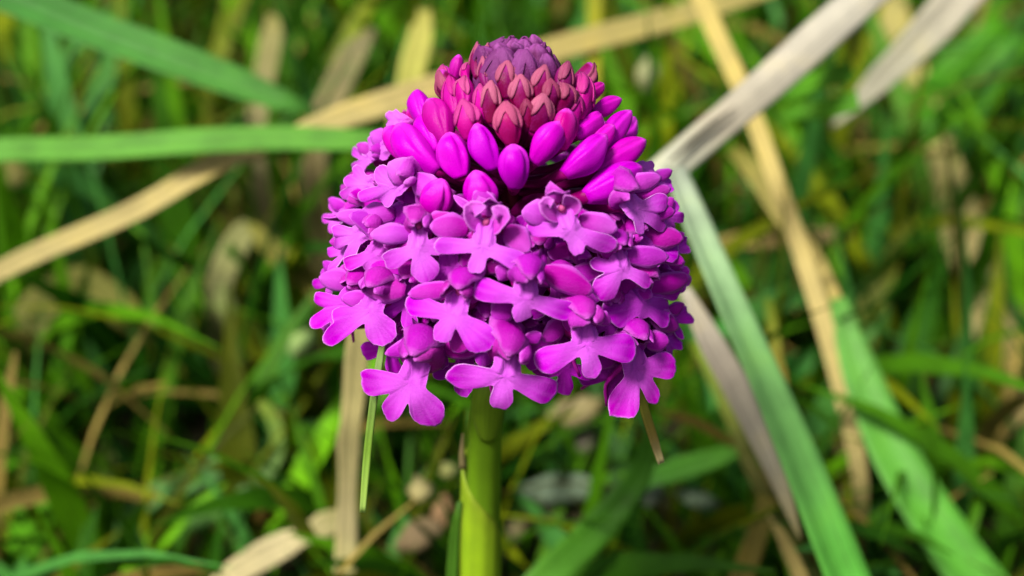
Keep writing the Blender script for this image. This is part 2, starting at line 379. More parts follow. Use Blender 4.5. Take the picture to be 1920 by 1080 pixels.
def bud(tip, base, wpx, color, seed=0, vee=0.0, kin=.78, kout=.98, pts3=None, mat=None, pale=.25, budname='bud'):
    r = np.random.default_rng(seed)
    if pts3 is None:
        B, rad, h = surf(base[0], base[1], kin); Tp, _, _ = surf(tip[0], tip[1], kout)
        dB = np.dot(B - CAM, F); dT = float(np.clip(np.dot(Tp - CAM, F), dB - .75, dB + .25))
        B, Tp = at(*base, dB), at(*tip, dT); wd = wpx * S * .5 * dB / D
    else: B, Tp, wd, rad, h = pts3
    ax = Tp - B; ln = np.linalg.norm(ax); t = ax / ln
    out = unit(unit(CAM - B) * .6 + rad - t * np.dot(unit(CAM - B) * .6 + rad, t)); out = unit(out - t * np.dot(out, t)); sd_ = np.cross(t, out)
    NR, NS = 18, 36; v = []; pg = []
    bend = r.normal(0, .06); hook = r.normal(0, .9); skew = r.normal(0, .14)
    def rad_at(x): return wd * (.42 + .58 * math.sin(min(1, x / .52) * math.pi / 2)) if x < .52 else wd * max(.04, (1 - ((x - .52) / .48) ** 2.1)) ** (.62 if pts3 is None else .5)
    def point(x, a, g=1.0):
        rr = rad_at(x) * g * (1 + .07 * math.sin(2.2 * x + seed) + .05 * math.sin(3 * a + 5 * x + seed))
        for s0 in (.95, -.95, math.pi):                 # seams where the closed sepals meet
            dd = (a - s0 - .35 * (x - .5) + math.pi) % (2 * math.pi) - math.pi
            rr *= 1 - .28 * math.exp(-(dd / .10) ** 2) * min(1, 2.2 * x) + .09 * math.exp(-((dd - .32) / .2) ** 2)
        return B + t * ln * x + out * (math.cos(a) * rr * .95 + bend * ln * math.sin(math.pi * x) + hook * ln * max(0, x - .7) ** 2) + sd_ * skew * wd * math.sin(2.6 * x) + sd_ * math.sin(a) * rr
    for i in range(NR):
        x = i / (NR - 1)
        for j in range(NS):
            v.append(point(x, 2 * math.pi * j / NS)); pg.append(pale * (.1 + .9 * x ** 3) * (.6 + .6 * math.sin(6 * math.pi * j / NS + seed)) + (.45 if x > .93 else 0))
    f = grid_faces(NR, NS, True); f.append([(NR - 1) * NS + j for j in range(NS)]); f.append(list(range(NS))[::-1])
    o = part(budname, v, f, mat or M_BUD, orchid, pig=pg, color=np.array(color) * r.uniform(.88, 1.12, 3))
    a0 = axis_at(max(0, h - .45 - .25 * ln))
    v, f = tube([a0, a0 * .4 + B * .6 - np.array([0, 0, .06]), B + t * ln * .10], [.05, .05, wd * .45 + .01], 8, 10)
    part('pedicel', v, f, M_BUD, o, pig=np.full(len(v), .0), color=(.24, .0, .12))  # wine red, deepened as painted shade between the buds
    if vee > 0:                                        # paler sepal edge folded over the bud like an upside-down V
        NA, NT = 17, 9; v = []; pg = []
        for i in range(NA):
            a = -1.25 + 2.5 * i / (NA - 1); lo = .40 + .46 * math.exp(-(a / .36) ** 2) + .04 * math.sin(5 * a + seed)
            lo = lo + max(0, abs(a) - 1.1) * .8
            for j in range(NT):
                x = lo + (1.0 - lo) * j / (NT - 1); v.append(point(min(1.0, x), a, 1.10) + t * (.02 if x > .97 else 0)); pg.append(vee * (.75 + .25 * (j / (NT - 1))))
        part('sepal', v, grid_faces(NA, NT), mat or M_BUDTIP, o, pig=pg, color=np.array(color) * 1.0, thick=.016)
    return o

# stem
sp = [np.array([ORG[0] + .1, AX0[1] + .15, GROUND - .2]), at(893, 1200, 20.9), at(903, 1060, 20.3), at(906, 950, 19.8), at(908, 850, 19.3), at(914, 760, 18.9), AX0, axis_at(1.2), axis_at(3.4), axis_at(4.3)]
v, f = tube(sp, [.33, .31, .285, .275, .265, .255, .235, .21, .17, .10], 18, 60)
hz = v[:, 2]; k_ = np.clip((hz - AX0[2] - .0) / .5, 0, 1)[:, None]
tint = (1 - k_) * np.array([.17, .345, .010]) + k_ * np.array([.10, .004, .025])  # red-brown inside the head, darkened to paint in its inner shade
part('stem', v, f, M_STEM, orchid, u=np.tile(np.linspace(-1, 1, 18), 60), tint=tint, color=(1, 1, 1))
# sheathing leaf wrapped round the lower stem, its margin running slantwise across the front
def sheath(p0, p1, R0, R1, lo, hi, tintA, tintB, seed, topfn, name):
    NA, NT = 30, 16; v = []; u = []; tn = []
    for i in range(NA):
        a = lo + (hi - lo) * i / (NA - 1); top = topfn((a - lo) / (hi - lo))
        for j in range(NT):
            x = top * j / (NT - 1); c = p0 + (p1 - p0) * x; R_ = (R0 + (R1 - R0) * x) * (1 + .03 * math.sin(3 * a + seed))
            v.append(c + R_ * np.array([math.sin(a), -math.cos(a), 0])); u.append(-1 + 2 * i / (NA - 1))
            e = min(1, (j / (NT - 1)) ** 6 + .0); tn.append(np.array(tintA) * (1 - e) + np.array(tintB) * e)
    return part(name, v, grid_faces(NA, NT), M_STEM, orchid, u=u, tint=np.array(tn), color=(1, 1, 1), thick=.03)
sheath(at(896, 1190, 20.8), at(905, 850, 19.45), .305, .283, -2.6, 1.6, (.27, .46, .014), (.29, .42, .02), 2, lambda s: .99 - .42 * s ** 1.6, 'stem_leaf')
bp = at(915, 830, 18.85)
v, f, u, tt = ribbon([bp, at(914, 795, 18.55), at(918, 750, 18.3), at(925, 700, 18.2)], [.10, .20, .22, .12], np.array([0, -1, .2]), 12, 7, cup=-.5)
part('bract', v, f, M_STEM, orchid, u=u, tint=np.tile([.24, .42, .02], (len(v), 1)), color=(1, 1, 1), thick=.03)
v, f, u, tt = ribbon([at(868, 880, 19.3), at(866, 845, 19.15), at(868, 812, 19.1)], [.05, .035, .006], np.array([0, -1, .2]), 8, 5, cup=-.3)
part('bract', v, f, M_STRAW, orchid, u=u, tint=np.tile([.34, .27, .12], (len(v), 1)), color=(1, 1, 1), thick=.015)

# open florets seen in the photo: lip centre, throat, lobe tips (x, y, tip radius)
FL = [
 dict(c=(906, 462), thr=(910, 428), tips=[(812, 460, 14), (884, 512, 14), (990, 494, 17)], pale=.95, push=.20, yaw=2, sepals=[((880, 428), (806, 424), 46, .30, -.15), ((950, 425), (992, 472), 44, .5, -.15), ((925, 400), (890, 358), 40, .2, -.2)], hood=1.0, hoodpale=.95, opened=True),
 dict(c=(1070, 432), thr=(1058, 402), tips=[(988, 434, 13), (1084, 480, 13), (1156, 466, 17)], pale=.95, push=.16, yaw=8, sepals=[((1040, 402), (978, 398), 46, .55, -.1), ((1085, 412), (1158, 430), 42, .65, -.06)], hoodpale=.95, opened=True),
 dict(c=(782, 466), thr=(784, 432), tips=[(716, 490, 17), (804, 532, 25), (838, 462, 15)], pale=.85, push=.12, yaw=-14, sepals=[((775, 438), (694, 440), 36, .75, -.02), ((800, 425), (850, 405), 36, .2, -.1)], hoodpale=.6),
 dict(c=(985, 560), thr=(988, 528), tips=[(887, 545, 19), (972, 606, 16), (1080, 588, 17)], pale=.72, push=.16, yaw=4, sepals=[((1020, 505), (1112, 548), 46, .08, -.16), ((960, 560), (925, 600), 46, .15, -.25), ((960, 520), (930, 500), 30, .3, -.2)], hoodpale=.35),
 dict(c=(852, 590), thr=(858, 556), tips=[(750, 568, 19), (814, 640, 18), (918, 650, 28)], pale=.66, push=.16, yaw=-8, sepals=[((850, 540), (765, 552), 32, .25, -.1), ((880, 620), (850, 660), 44, .10, -.3)], hoodpale=.35),
 dict(c=(1098, 645), thr=(1096, 612), tips=[(1010, 682, 24), (1118, 712, 18), (1200, 662, 26)], pale=.66, push=.16, yaw=10, sepals=[((1115, 590), (1145, 606), 26, .2, .0), ((1060, 600), (1018, 640), 36, .1, -.3)], hoodpale=.4),
 dict(c=(947, 705), thr=(954, 674), tips=[(840, 716, 24), (942, 774, 20), (1050, 745, 24)], pale=.68, push=.12, yaw=0, sepals=[((950, 630), (915, 622), 26, .2, -.1), ((985, 640), (1015, 625), 26, .2, -.15)], hoodpale=.35, hood=1.05),
 dict(c=(772, 716), thr=(782, 680), tips=[(664, 716, 24), (720, 792, 20), (812, 800, 31)], pale=.60, push=.10, yaw=-12, sepals=[((800, 640), (722, 664), 30, .10, -.02), ((830, 655), (905, 650), 40, .08, -.1)], hoodpale=.4, hood=1.15),
 dict(c=(1192, 690), thr=(1188, 655), tips=[(1158, 782, 30), (1240, 756, 15), (1280, 684, 26)], pale=.50, push=.05, yaw=22, sepals=[((1160, 650), (1120, 690), 36, .1, -.3), ((1210, 640), (1255, 640), 40, .1, -.1)], hoodpale=.2),
 dict(c=(1168, 505), thr=(1160, 474), tips=[(1124, 556, 24), (1228, 532, 14), (1110, 492, 12)], pale=.70, push=.12, yaw=20, sepals=[((1170, 480), (1254, 482), 38, .22, .02), ((1150, 470), (1185, 440), 34, .5, -.05)], hoodpale=.4),
 dict(c=(1206, 570), thr=(1196, 538), tips=[(1148, 584, 30), (1258, 602, 20), (1298, 574, 14)], pale=.30, push=-.05, yaw=30, sepals=[((1220, 590), (1272, 616), 40, .1, -.15), ((1215, 540), (1294, 520), 40, .08, -.1)], hoodpale=.2),
 dict(c=(1190, 392), thr=(1176, 372), tips=[(1206, 440, 10), (1262, 428, 13), (1258, 378, 17)], pale=.85, push=.10, yaw=28, sepals=[((1200, 400), (1266, 396), 34, .1, -.12), ((1190, 365), (1258, 354), 30, .3, -.1), ((1170, 350), (1240, 332), 34, .5, -.05)], hoodpale=.7),
 dict(c=(1215, 462), thr=(1200, 448), tips=[(1284, 450, 16), (1240, 500, 14), (1275, 480, 16)], pale=.25, push=-.1, yaw=34, sepals=[((1200, 440), (1282, 448), 44, .12, .05), ((1220, 470), (1284, 492), 30, .1, -.1)], hoodpale=.2),
 dict(c=(1228, 545), thr=(1210, 530), tips=[(1292, 530, 18), (1280, 556, 12), (1240, 590, 14)], pale=.2, push=-.2, yaw=38, hoodpale=.2),
 dict(c=(694, 582), thr=(704, 552), tips=[(728, 642, 30), (600, 642, 17), (620, 590, 13)], pale=.60, push=.10, yaw=-22, sepals=[((760, 545), (672, 530), 54, .45, .05), ((690, 560), (640, 560), 30, .4, .0)], hoodpale=.5, hood=.9),
 dict(c=(650, 570), thr=(662, 545), tips=[(580, 612, 14), (584, 560, 13), (622, 630, 12)], pale=.40, push=-.05, yaw=-32, sepals=[((670, 530), (598, 520), 42, .55, .0), ((690, 515), (640, 500), 36, .2, -.05)], hoodpale=.35),
 dict(c=(742, 350), thr=(756, 336), tips=[(712, 382, 15), (668, 370, 11), (700, 318, 18)], pale=1.0, push=.10, yaw=-22, sepals=[((772, 335), (728, 306), 52, .95, .04), ((775, 330), (826, 372), 46, .85, .0), ((790, 335), (828, 400), 60, .06, -.12)], hoodpale=1.0, hood=.8),
 dict(c=(690, 348), thr=(706, 340), tips=[(632, 366, 9), (640, 334, 10), (662, 312, 10)], pale=.95, push=-.02, yaw=-36, sepals=[((700, 370), (650, 374), 26, .3, -.05)], hoodpale=.8, hood=.7),
 dict(c=(672, 440), thr=(690, 428), tips=[(620, 430, 12), (614, 462, 9), (650, 494, 12)], pale=.85, push=.06, yaw=-30, sepals=[((700, 410), (630, 404), 30, .7, .0), ((740, 400), (672, 402), 40, .55, .02), ((790, 405), (720, 400), 46, .10, -.1)], hoodpale=.7, hood=.8),
 dict(c=(700, 478), thr=(714, 456), tips=[(640, 496, 13), (690, 520, 16), (740, 506, 14)], pale=.6, push=-.08, yaw=-20, hoodpale=.4),
 dict(c=(716, 278), thr=(730, 272), tips=[(688, 262, 14), (692, 296, 12), (720, 300, 12)], pale=.95, push=-.05, yaw=-34, sepals=[((730, 265), (694, 250), 34, .8, 0)], hoodpale=.8, hood=.6),
 dict(c=(742, 226), thr=(756, 232), tips=[(722, 214, 9), (742, 206, 8), (724, 236, 8)], pale=1.0, push=-.15, yaw=-30, sepals=[], hoodpale=.8, hood=.5),
 dict(c=(1208, 318), thr=(1194, 322), tips=[(1228, 306, 8), (1234, 326, 7), (1222, 340, 8)], pale=.75, push=-.1, yaw=36, sepals=[((1195, 330), (1240, 334), 24, .5, 0)], hoodpale=.6, hood=.5),
 dict(c=(910, 635), thr=(912, 606), tips=[(850, 650, 18), (905, 690, 16), (968, 660, 18)], pale=.25, push=-.28, yaw=-3, hoodpale=.2),
 dict(c=(1050, 560), thr=(1050, 530), tips=[(990, 590, 18), (1050, 622, 16), (1108, 580, 18)], pale=.25, push=-.32, yaw=6, hoodpale=.25),
 dict(c=(840, 500), thr=(842, 470), tips=[(790, 520, 16), (840, 556, 16), (900, 520, 16)], pale=.25, push=-.34, yaw=-8, hoodpale=.2),
 dict(c=(1110, 520), thr=(1108, 492), tips=[(1060, 540, 16), (1110, 572, 16), (1160, 545, 16)], pale=.2, push=-.36, yaw=10, hoodpale=.2),
 dict(c=(765, 560), thr=(768, 530), tips=[(710, 590, 18), (765, 622, 17), (820, 590, 17)], pale=.25, push=-.30, yaw=-14, hoodpale=.2),
 dict(c=(1148, 600), thr=(1146, 572), tips=[(1095, 620, 17), (1150, 655, 17), (1205, 625, 17)], pale=.2, push=-.30, yaw=14, hoodpale=.2),
]
for x_, y_, sg, pl_, psh in ((640, 405, -1, .8, -.1), (652, 470, -1, .7, -.1), (628, 528, -1, .5, -.05), (632, 600, -1, .35, -.15), (690, 300, -1, .9, -.15), (1246, 408, 1, .4, -.1), (1258, 470, 1, .3, -.12), (1262, 520, 1, .25, -.1), (1256, 600, 1, .2, -.15), (1228, 352, 1, .5, -.12), (1244, 640, 1, .2, -.2)):
    q_ = np.random.default_rng(int(x_ + y_)); jj = q_.normal(0, 5, 6)     # small flank florets seen from the side, lobes fanning outwards
    FL.append(dict(c=(x_, y_), thr=(x_ - sg * 14, y_ - 10), tips=[(x_ + sg * (34 + jj[0]), y_ - 18 + jj[1], 9), (x_ + sg * (40 + jj[2]), y_ + 6 + jj[3], 10), (x_ + sg * (22 + jj[4]), y_ + 32 + jj[5], 10)], pale=pl_, push=psh, yaw=sg * 38, hoodpale=pl_ * .7, hood=.6, neck=11,
        sepals=[((x_ - sg * 10, y_ - 14), (x_ + sg * (26 + jj[5]), y_ - 32 + jj[4]), 24, .4 * pl_, 0)]))
for x_, y_, r_ in ((880, 540, 0), (1010, 500, 0), (940, 470, 0), (820, 640, -8), (1000, 640, 4), (1060, 690, 8), (870, 690, -4), (1150, 450, 16), (745, 500, -16), (735, 420, -20), (1200, 640, 24), (735, 650, -16), (1150, 700, 16), (1040, 470, 4), (820, 420, -10)):
    FL.append(dict(c=(x_, y_), thr=(x_ + 2, y_ - 28), tips=[(x_ - 62, y_ + 12, 17), (x_, y_ + 56, 17), (x_ + 62, y_ + 14, 17)], pale=.12, push=-.62, yaw=r_, hoodpale=.1))
for i, a in enumerate(FL): floret(seed=11 + 7 * i, **a)

BUDS = [
 ((860, 102), (853, 156), 26, ROSE, .0), ((900, 84), (894, 146), 26, WINE, .7), ((914, 82), (916, 138), 20, WINE, .8), ((881, 116), (878, 160), 20, ROSE, .5),
 ((830, 126), (838, 198), 42, ROSE, .35), ((867, 143), (873, 210), 38, ROSE, .55), ((913, 112), (914, 170), 22, WINE, .7), ((952, 116), (950, 186), 38, CRIM, .75),
 ((978, 141), (981, 212), 44, CRIM, .85), ((1023, 126), (1012, 192), 40, CRIM, .75), ((921, 154), (923, 232), 44, CRIM, 1.0), ((1015, 178), (1001, 248), 50, CRIM, .9),
 ((1060, 120), (1050, 184), 36, WINE, .5), ((1060, 153), (1050, 214), 40, CRIM, .6), ((1096, 138), (1085, 224), 44, ROSE, .25), ((1134, 157), (1102, 184), 28, ROSE, .0),
 ((1162, 184), (1112, 212), 36, DEEP, .0), ((950, 193), (960, 272), 56, (.36, .003, .12), .7), ((772, 170), (804, 246), 44, DEEP, .0), ((808, 188), (838, 264), 56, ROSE, .0),
 ((870, 190), (882, 262), 50, ROSE, .3), ((898, 230), (926, 318), 54, DEEP, .0), ((838, 248), (866, 332), 68, DEEP, .0), ((962, 270), (966, 352), 62, DEEP, .0),
 ((1054, 230), (1000, 306), 54, DEEP, .0), ((1064, 203), (1052, 280), 48, ROSE, .0), ((1136, 213), (1080, 256), 42, DEEP, .0), ((1132, 251), (1058, 328), 56, DEEP, .0),
 ((1182, 208), (1128, 292), 50, DEEP, .0), ((1210, 263), (1120, 325), 56, DEEP, .0), ((748, 233), (822, 322), 66, DEEP, .0), ((722, 242), (800, 318), 56, DEEP, .0),
 ((1200, 313), (1098, 370), 66, DEEP, .0), ((888, 322), (910, 398), 62, DEEP, .0), ((895, 160), (905, 226), 34, ROSE, .3), ((985, 188), (990, 240), 34, CRIM, .2), ((1082, 176), (1072, 236), 38, ROSE, .2), ((830, 340), (818, 410), 60, DEEP, .0), ((1030, 150), (1030, 205), 34, CRIM, .4),
 ((845, 145), (855, 215), 36, ROSE, .1), ((1108, 165), (1092, 220), 36, ROSE, .1), ((1150, 235), (1105, 290), 46, DEEP, .0), ((785, 215), (820, 285), 50, DEEP, .0),
]
for i, (t, b, wd, c, vee) in enumerate(BUDS): bud(t, b, wd, c, seed=i, vee=vee)

# half-open bud: sepal points parting beside the central florets
for tip_, base_, wd, pl in (((850, 366), (905, 398), 14, .6), ((894, 352), (938, 400), 26, .3)):
    b_ = bpy.data.objects['bud.033'] if 'bud.033' in bpy.data.objects else None
    p0, rad0, _ = surf(*base_, .9); p1, _, _ = surf(*tip_, 1.0)
    petal('sepal', b_, [p0, p0 * .5 + p1 * .5 + rad0 * .05, p1], wd * S * .5, unit(CAM - p0), pl, int(tip_[0]))

# purple crown of unopened buds packed at the very top
for i, (ring, cnt, b0, hh) in enumerate(((.46, 11, 3.72, .66), (.38, 9, 3.92, .68), (.25, 7, 4.02, .64), (.08, 3, 4.05, .64))):
    for j in range(cnt):
        a = 2 * math.pi * (j + .5 * i) / cnt + rng.normal(0, .10); rad = np.array([math.sin(a), -math.cos(a), 0])
        B = axis_at(b0) + rad * ring * .80; T2 = axis_at(b0) + rad * (ring * (.98 if i == 0 else .80) + rng.normal(0, .025)) + np.array([rng.normal(0, .03), 0, hh + rng.normal(0, .05)])
        bud(None, None, 0, np.array(PURP) * rng.uniform(.55, 1.25), seed=200 + 20 * i + j, vee=rng.choice([0, .35, .6]), pts3=(B, T2, rng.uniform(.13, .17), rad, 3.9), mat=M_PURPLE, pale=.5)

# the far side of the head, turned away from the lens, goes on in the same way
for i in range(46):
    h = .1 + 4.1 * (i / 45) ** .9; az = i * 2.39996 + .4
    if math.cos(az) > -.12: continue                    # cos > 0 faces the lens
    rad = np.array([math.sin(az), -math.cos(az), 0]); R_ = np.interp(h, PROF_H, PROF_R)
    if h < 2.4:
        n = unit(rad * .9 + np.array([0, 0, .4])); O = axis_at(h) + rad * (R_ - .12)
        th2 = np.array([rng.normal(0, .04), .24]); t2 = [(np.array([-.66, -.08]), .15), (np.array([rng.normal(0, .05), -.46]), .13), (np.array([.66, -.10]), .15)]
        floret(None, th2, t2, pale=rng.uniform(.5, .8), seed=900 + 5 * i, frames=(O, n, rad, h), hoodpale=.5)
    else:
        B = axis_at(h) + rad * R_ * .6; T2 = axis_at(h + .3) + rad * (R_ * .95)
        bud(None, None, 0, DEEP if h < 3.2 else (ROSE if h < 3.6 else CRIM), seed=700 + i, vee=.5 if h > 3.5 else 0, pts3=(B, T2, .20 if h < 3.3 else .14, rad, h))

# ------------------------------------------------------------------ single grass blades and straws that stand out behind and beside the flower
def leaf(name, pts, widths, mat, tints, label, cat, group=None, face=None, fold=.35, n=26, seed=0, thick=.02, cup=0.0, root=None, across=5):
    """pts: photo x, y and distance in cm; widths in photo pixels (full) at the same stations"""
    pts = [(x_, y_, D + (d_ - D) * 1.35 if d_ > 21.2 else d_) for x_, y_, d_ in pts]
    P = [at(*p) for p in pts]; W = [w_ * S * .5 * p[2] / D for w_, p in zip(widths, pts)]
    if root is not None:                                 # goes on down to the soil
        q = P[-1]; g = np.array([q[0] + root[0], q[1] + root[1], GROUND - .1])
        P += [q * .5 + g * .5 + np.array([root[0], root[1], 0]) * .15, g]; W += [W[-1], W[-1] * .8]
    k = np.concatenate([[0], np.cumsum(np.linalg.norm(np.diff(np.array(P), axis=0), axis=1))]); k /= k[-1]
    tt = np.linspace(0, 1, n); wd = np.interp(tt, k, W)
    nr = unit(np.array(face if face is not None else -F + np.array([0, 0, .35])))
    org = P[-1] if root is not None else P[0]
    v, f, u, t = ribbon(P, wd, nr, n=n, across=across, fold=fold, cup=cup, wav=.05, seed=seed)
    tn = np.array([np.array(c) for c in tints]); ti = np.linspace(0, 1, len(tn))
    tint = np.stack([np.interp(t, ti, tn[:, j]) for j in range(3)], 1)
    o = obj(name, v - org, f, mat, None, u=u, tint=tint, color=(1, 1, 1), thick=thick); o.location = org
    if label: tag(o, label, cat, group)
    return o
G1 = (.09, .32, .02); G2 = (.05, .22, .008); GP = (.20, .44, .17); GY = (.20, .30, .02); GB = (.04, .15, .02)
ST = (.56, .45, .17); STY = (.56, .45, .14); STW = (.60, .55, .44); BR = (.24, .18, .08); OL = (.17, .17, .025)
leaf('grass_leaf', [(1258, 318, 22.5), (1300, 420, 22.0), (1352, 540, 21.6), (1424, 700, 21.4), (1490, 860, 21.35), (1552, 1020, 21.3), (1680, 1360, 21.25)], [50, 62, 66, 72, 84, 92, 100], M_GRASS, [(.52, .60, .46), (.28, .62, .20), (.13, .52, .06), (.12, .54, .08), (.13, .56, .10)],
     'broad pale green grass leaf running down from the kinked white straw', 'leaf', fold=.45, seed=1, thick=.03, face=(.55, -1, .75), root=(1.0, -.3), n=34)
leaf('straw', [(1222, 340, 22.4), (1300, 272, 22.8), (1390, 193, 23.3), (1480, 114, 23.8), (1570, 35, 24.3), (1700, -79, 25)], [64, 66, 68, 70, 72, 72], M_STRAW, [(.54, .58, .44), (.50, .45, .34), (.54, .50, .40), (.58, .55, .45), (.52, .48, .36)],
     'wide whitish dry straw slanting away behind the flower, dark crease along it', 'straw', fold=-.40, seed=2, thick=.03, face=(-.25, -1, .9), across=9)
_s = [o for o in SC.objects if o.name.startswith('straw')][0]
v, f, u, t = ribbon([at(1252, 306, 23.9), at(1300, 262, 24.3), at(1350, 222, 24.65), at(1382, 198, 24.95)], [.01, .055, .05, .005], unit(-F), 10, 3)
obj('crease', v - np.array(_s.location), f, M_STRAW, _s, u=u, tint=np.tile([.10, .09, .07], (len(v), 1)), color=(1, 1, 1), thick=.01)
leaf('straw', [(1282, 540, 22.6), (1330, 640, 22.5), (1385, 735, 22.3), (1430, 830, 22.2), (1476, 945, 22.0), (1500, 1010, 21.9)], [20, 50, 56, 44, 24, 6], M_STRAW, [(.46, .42, .34), (.44, .38, .30), (.55, .50, .38), (.40, .34, .14)],
     'tapering grey-white dry sheath lying along the broad pale green leaf', 'straw', fold=.3, seed=3)
leaf('straw', [(1290, -60, 27.5), (1345, 70, 27), (1400, 190, 26.5), (1440, 300, 26), (1490, 440, 25.5), (1548, 620, 25.2), (1580, 740, 25.2), (1610, 880, 25.2)], [36, 36, 35, 34, 36, 36, 34, 32], M_STRAW, [STY, (.55, .44, .14), ST, (.56, .46, .18), STY],
     'long yellow straw crossing behind the wide whitish straw', 'straw', fold=.25, seed=4, root=(.5, .5), n=30)
leaf('straw', [(1372, 280, 27.5), (1420, 330, 27), (1470, 410, 26.6), (1520, 480, 26.2), (1575, 600, 26)], [24, 44, 36, 36, 30], M_STRAW, [OL, STY, BR, STY], 'short yellow-brown straw beside the long yellow straw', 'straw', seed=5, root=(.8, .4))
leaf('grass_leaf', [(760, 268, 24.5), (640, 264, 24.8), (500, 262, 25), (370, 268, 25.2), (200, 280, 25.2), (-120, 310, 25)], [30, 46, 50, 50, 48, 46], M_GRASS, [G1, (.14, .44, .045), (.13, .42, .045), G1], 'level bright green grass blade sticking out from behind the bloom, over the curved pale straw', 'grass blade', seed=6, fold=.35, root=(-1.2, .2))
leaf('grass_leaf', [(592, 212, 26.5), (520, 188, 26.5), (440, 158, 26.5), (350, 125, 26.5), (200, 70, 26.6), (-120, -30, 26.8)], [12, 46, 62, 68, 70, 70], M_GRASS, [(.10, .34, .05), (.05, .27, .03), (.06, .33, .03), G1], 'broad dark green grass blade tapering to a point above the level blade', 'grass blade', seed=7, fold=.5, root=(-1.5, .4))
leaf('straw', [(560, 248, 25.4), (640, 222, 25.8), (760, 182, 26.4), (900, 140, 27.2), (1060, 88, 27.8), (1200, 52, 28.4), (1320, 18, 29), (1480, -40, 29.6)], [30, 52, 54, 52, 50, 48, 46, 44], M_STRAW, [(.55, .46, .18), ST, (.44, .36, .12), (.42, .36, .12), (.40, .34, .10)], 'long pale straw passing right behind the top of the bloom', 'straw', seed=8, fold=.2, n=34)
leaf('straw', [(498, 292, 25.6), (450, 292, 25.6), (400, 312, 25.6), (300, 372, 25.6), (-100, 600, 25.2)], [18, 38, 42, 40, 40], M_STRAW, [ST, (.48, .40, .16), (.28, .22, .06), (.16, .13, .03)], 'short curved pale straw just under the level green blade', 'straw', seed=9, root=(-.8, .2))
leaf('straw', [(795, 20, 29.5), (790, 70, 29.3), (775, 125, 29), (764, 175, 28.6), (750, 240, 28)], [26, 46, 50, 44, 44], M_STRAW, [(.46, .44, .10), (.40, .42, .08), (.50, .42, .18), ST], 'broad upright yellowish straw ending in the air near the purple bud tip', 'straw', seed=10, root=(0, .6))
leaf('grass_leaf', [(1116, -60, 29), (1114, 30, 28.5), (1112, 110, 28), (1110, 220, 27.5)], [28, 28, 28, 28], M_GRASS, [(.30, .32, .02), (.34, .34, .02), (.28, .30, .02)], 'narrow upright yellow-green stalk crossing the long pale straw near the purple bud tip', 'grass blade', seed=11, root=(0, .4))
leaf('grass_leaf', [(702, 54, 31), (668, 96, 31), (636, 160, 30.6), (600, 240, 30)], [10, 52, 56, 50], M_STRAW, [(.22, .20, .09), (.22, .18, .08), (.20, .17, .06)], 'dull brown dead blade leaning behind the level green blade', 'dead blade', seed=12, root=(-.3, .5))
leaf('straw', [(520, 30, 32), (510, 80, 32), (500, 130, 31.6), (480, 240, 31)], [30, 44, 40, 36], M_STRAW, [(.25, .24, .08), (.30, .26, .13), (.15, .18, .04)], 'blurred grey-brown straw above the broad dark blade', 'straw', seed=13, root=(0, .5))
leaf('straw', [(684, 560, 21.4), (672, 660, 21.8), (664, 750, 22.2), (657, 800, 22.4), (655, 830, 22.6), (654, 860, 22.8), (652, 920, 23.2), (650, 1000, 23.6), (648, 1140, 24)], [36, 46, 42, 38, 48, 40, 36, 42, 42], M_STRAW, [(.50, .44, .18), (.55, .48, .20), (.58, .50, .25), (.40, .42, .12), (.50, .44, .18)], 'upright jointed pale straw behind the thin sharp hanging blade', 'straw', seed=14, fold=.25, root=(0, .3), n=40)
leaf('straw', [(676, 962, 24.6), (640, 972, 24.6), (605, 987, 24.6), (575, 1003, 24.5), (535, 1022, 24.5), (490, 1045, 24.4), (420, 1090, 24.2)], [4, 40, 52, 30, 52, 54, 44], M_STRAW, [OL, (.60, .52, .28), (.56, .48, .24), (.62, .54, .30), ST], 'knobbly pale straw lying aslant low in the grass', 'straw', seed=16, fold=.2, root=(-.6, 0))
leaf('grass_leaf', [(1228, 790, 23), (1200, 890, 23.2), (1150, 960, 23.2), (1080, 1030, 23), (1000, 1110, 22.6)], [20, 44, 58, 64, 66], M_GRASS, [G2, G1, (.16, .38, .07), (.20, .44, .10)], 'bright green blade curving up under the thin straw-tipped blade', 'grass blade', seed=17, root=(-.8, -.2))
leaf('grass_leaf', [(1400, 842, 25), (1340, 860, 25), (1270, 882, 25), (1215, 900, 25)], [10, 40, 48, 30], M_GRASS, [G1, (.06, .28, .02), (.08, .30, .02)], 'short green blade between the curving blade and the broad pale leaf', 'grass blade', seed=18, root=(-.5, .3))
leaf('straw', [(1440, 930, 24.2), (1420, 1000, 24), (1395, 1070, 23.8), (1365, 1160, 23.6)], [36, 40, 44, 44], M_STRAW, [(.28, .24, .04), (.34, .26, .06), (.40, .30, .12)], 'brownish straw standing at the foot of the broad pale leaf', 'straw', seed=19, root=(-.3, .1))
leaf('grass_leaf', [(1600, 132, 25), (1540, 152, 25.2), (1500, 168, 25.4), (1470, 185, 25.6)], [40, 40, 36, 10], M_GRASS, [(.10, .38, .01), (.12, .42, .01), G1], 'upper vivid green blade end, touching the underside of the wide whitish straw', 'grass blade', seed=20)
leaf('grass_leaf', [(1610, 190, 25), (1550, 205, 25.2), (1500, 212, 25.4), (1470, 218, 25.6)], [40, 40, 34, 10], M_GRASS, [(.10, .38, .01), (.12, .42, .01), G1], 'lower vivid green blade end, below its twin under the whitish straw', 'grass blade', seed=21)
leaf('grass_leaf', [(486, 752, 26), (515, 790, 26), (520, 850, 26), (485, 905, 26), (430, 955, 26), (360, 985, 25.8)], [14, 26, 28, 34, 36, 36], M_GRASS, [GY, (.20, .40, .12), G1, GY], 'thin green blade curling round in a hook, low among the grass', 'grass blade', seed=22, root=(-.5, .1))
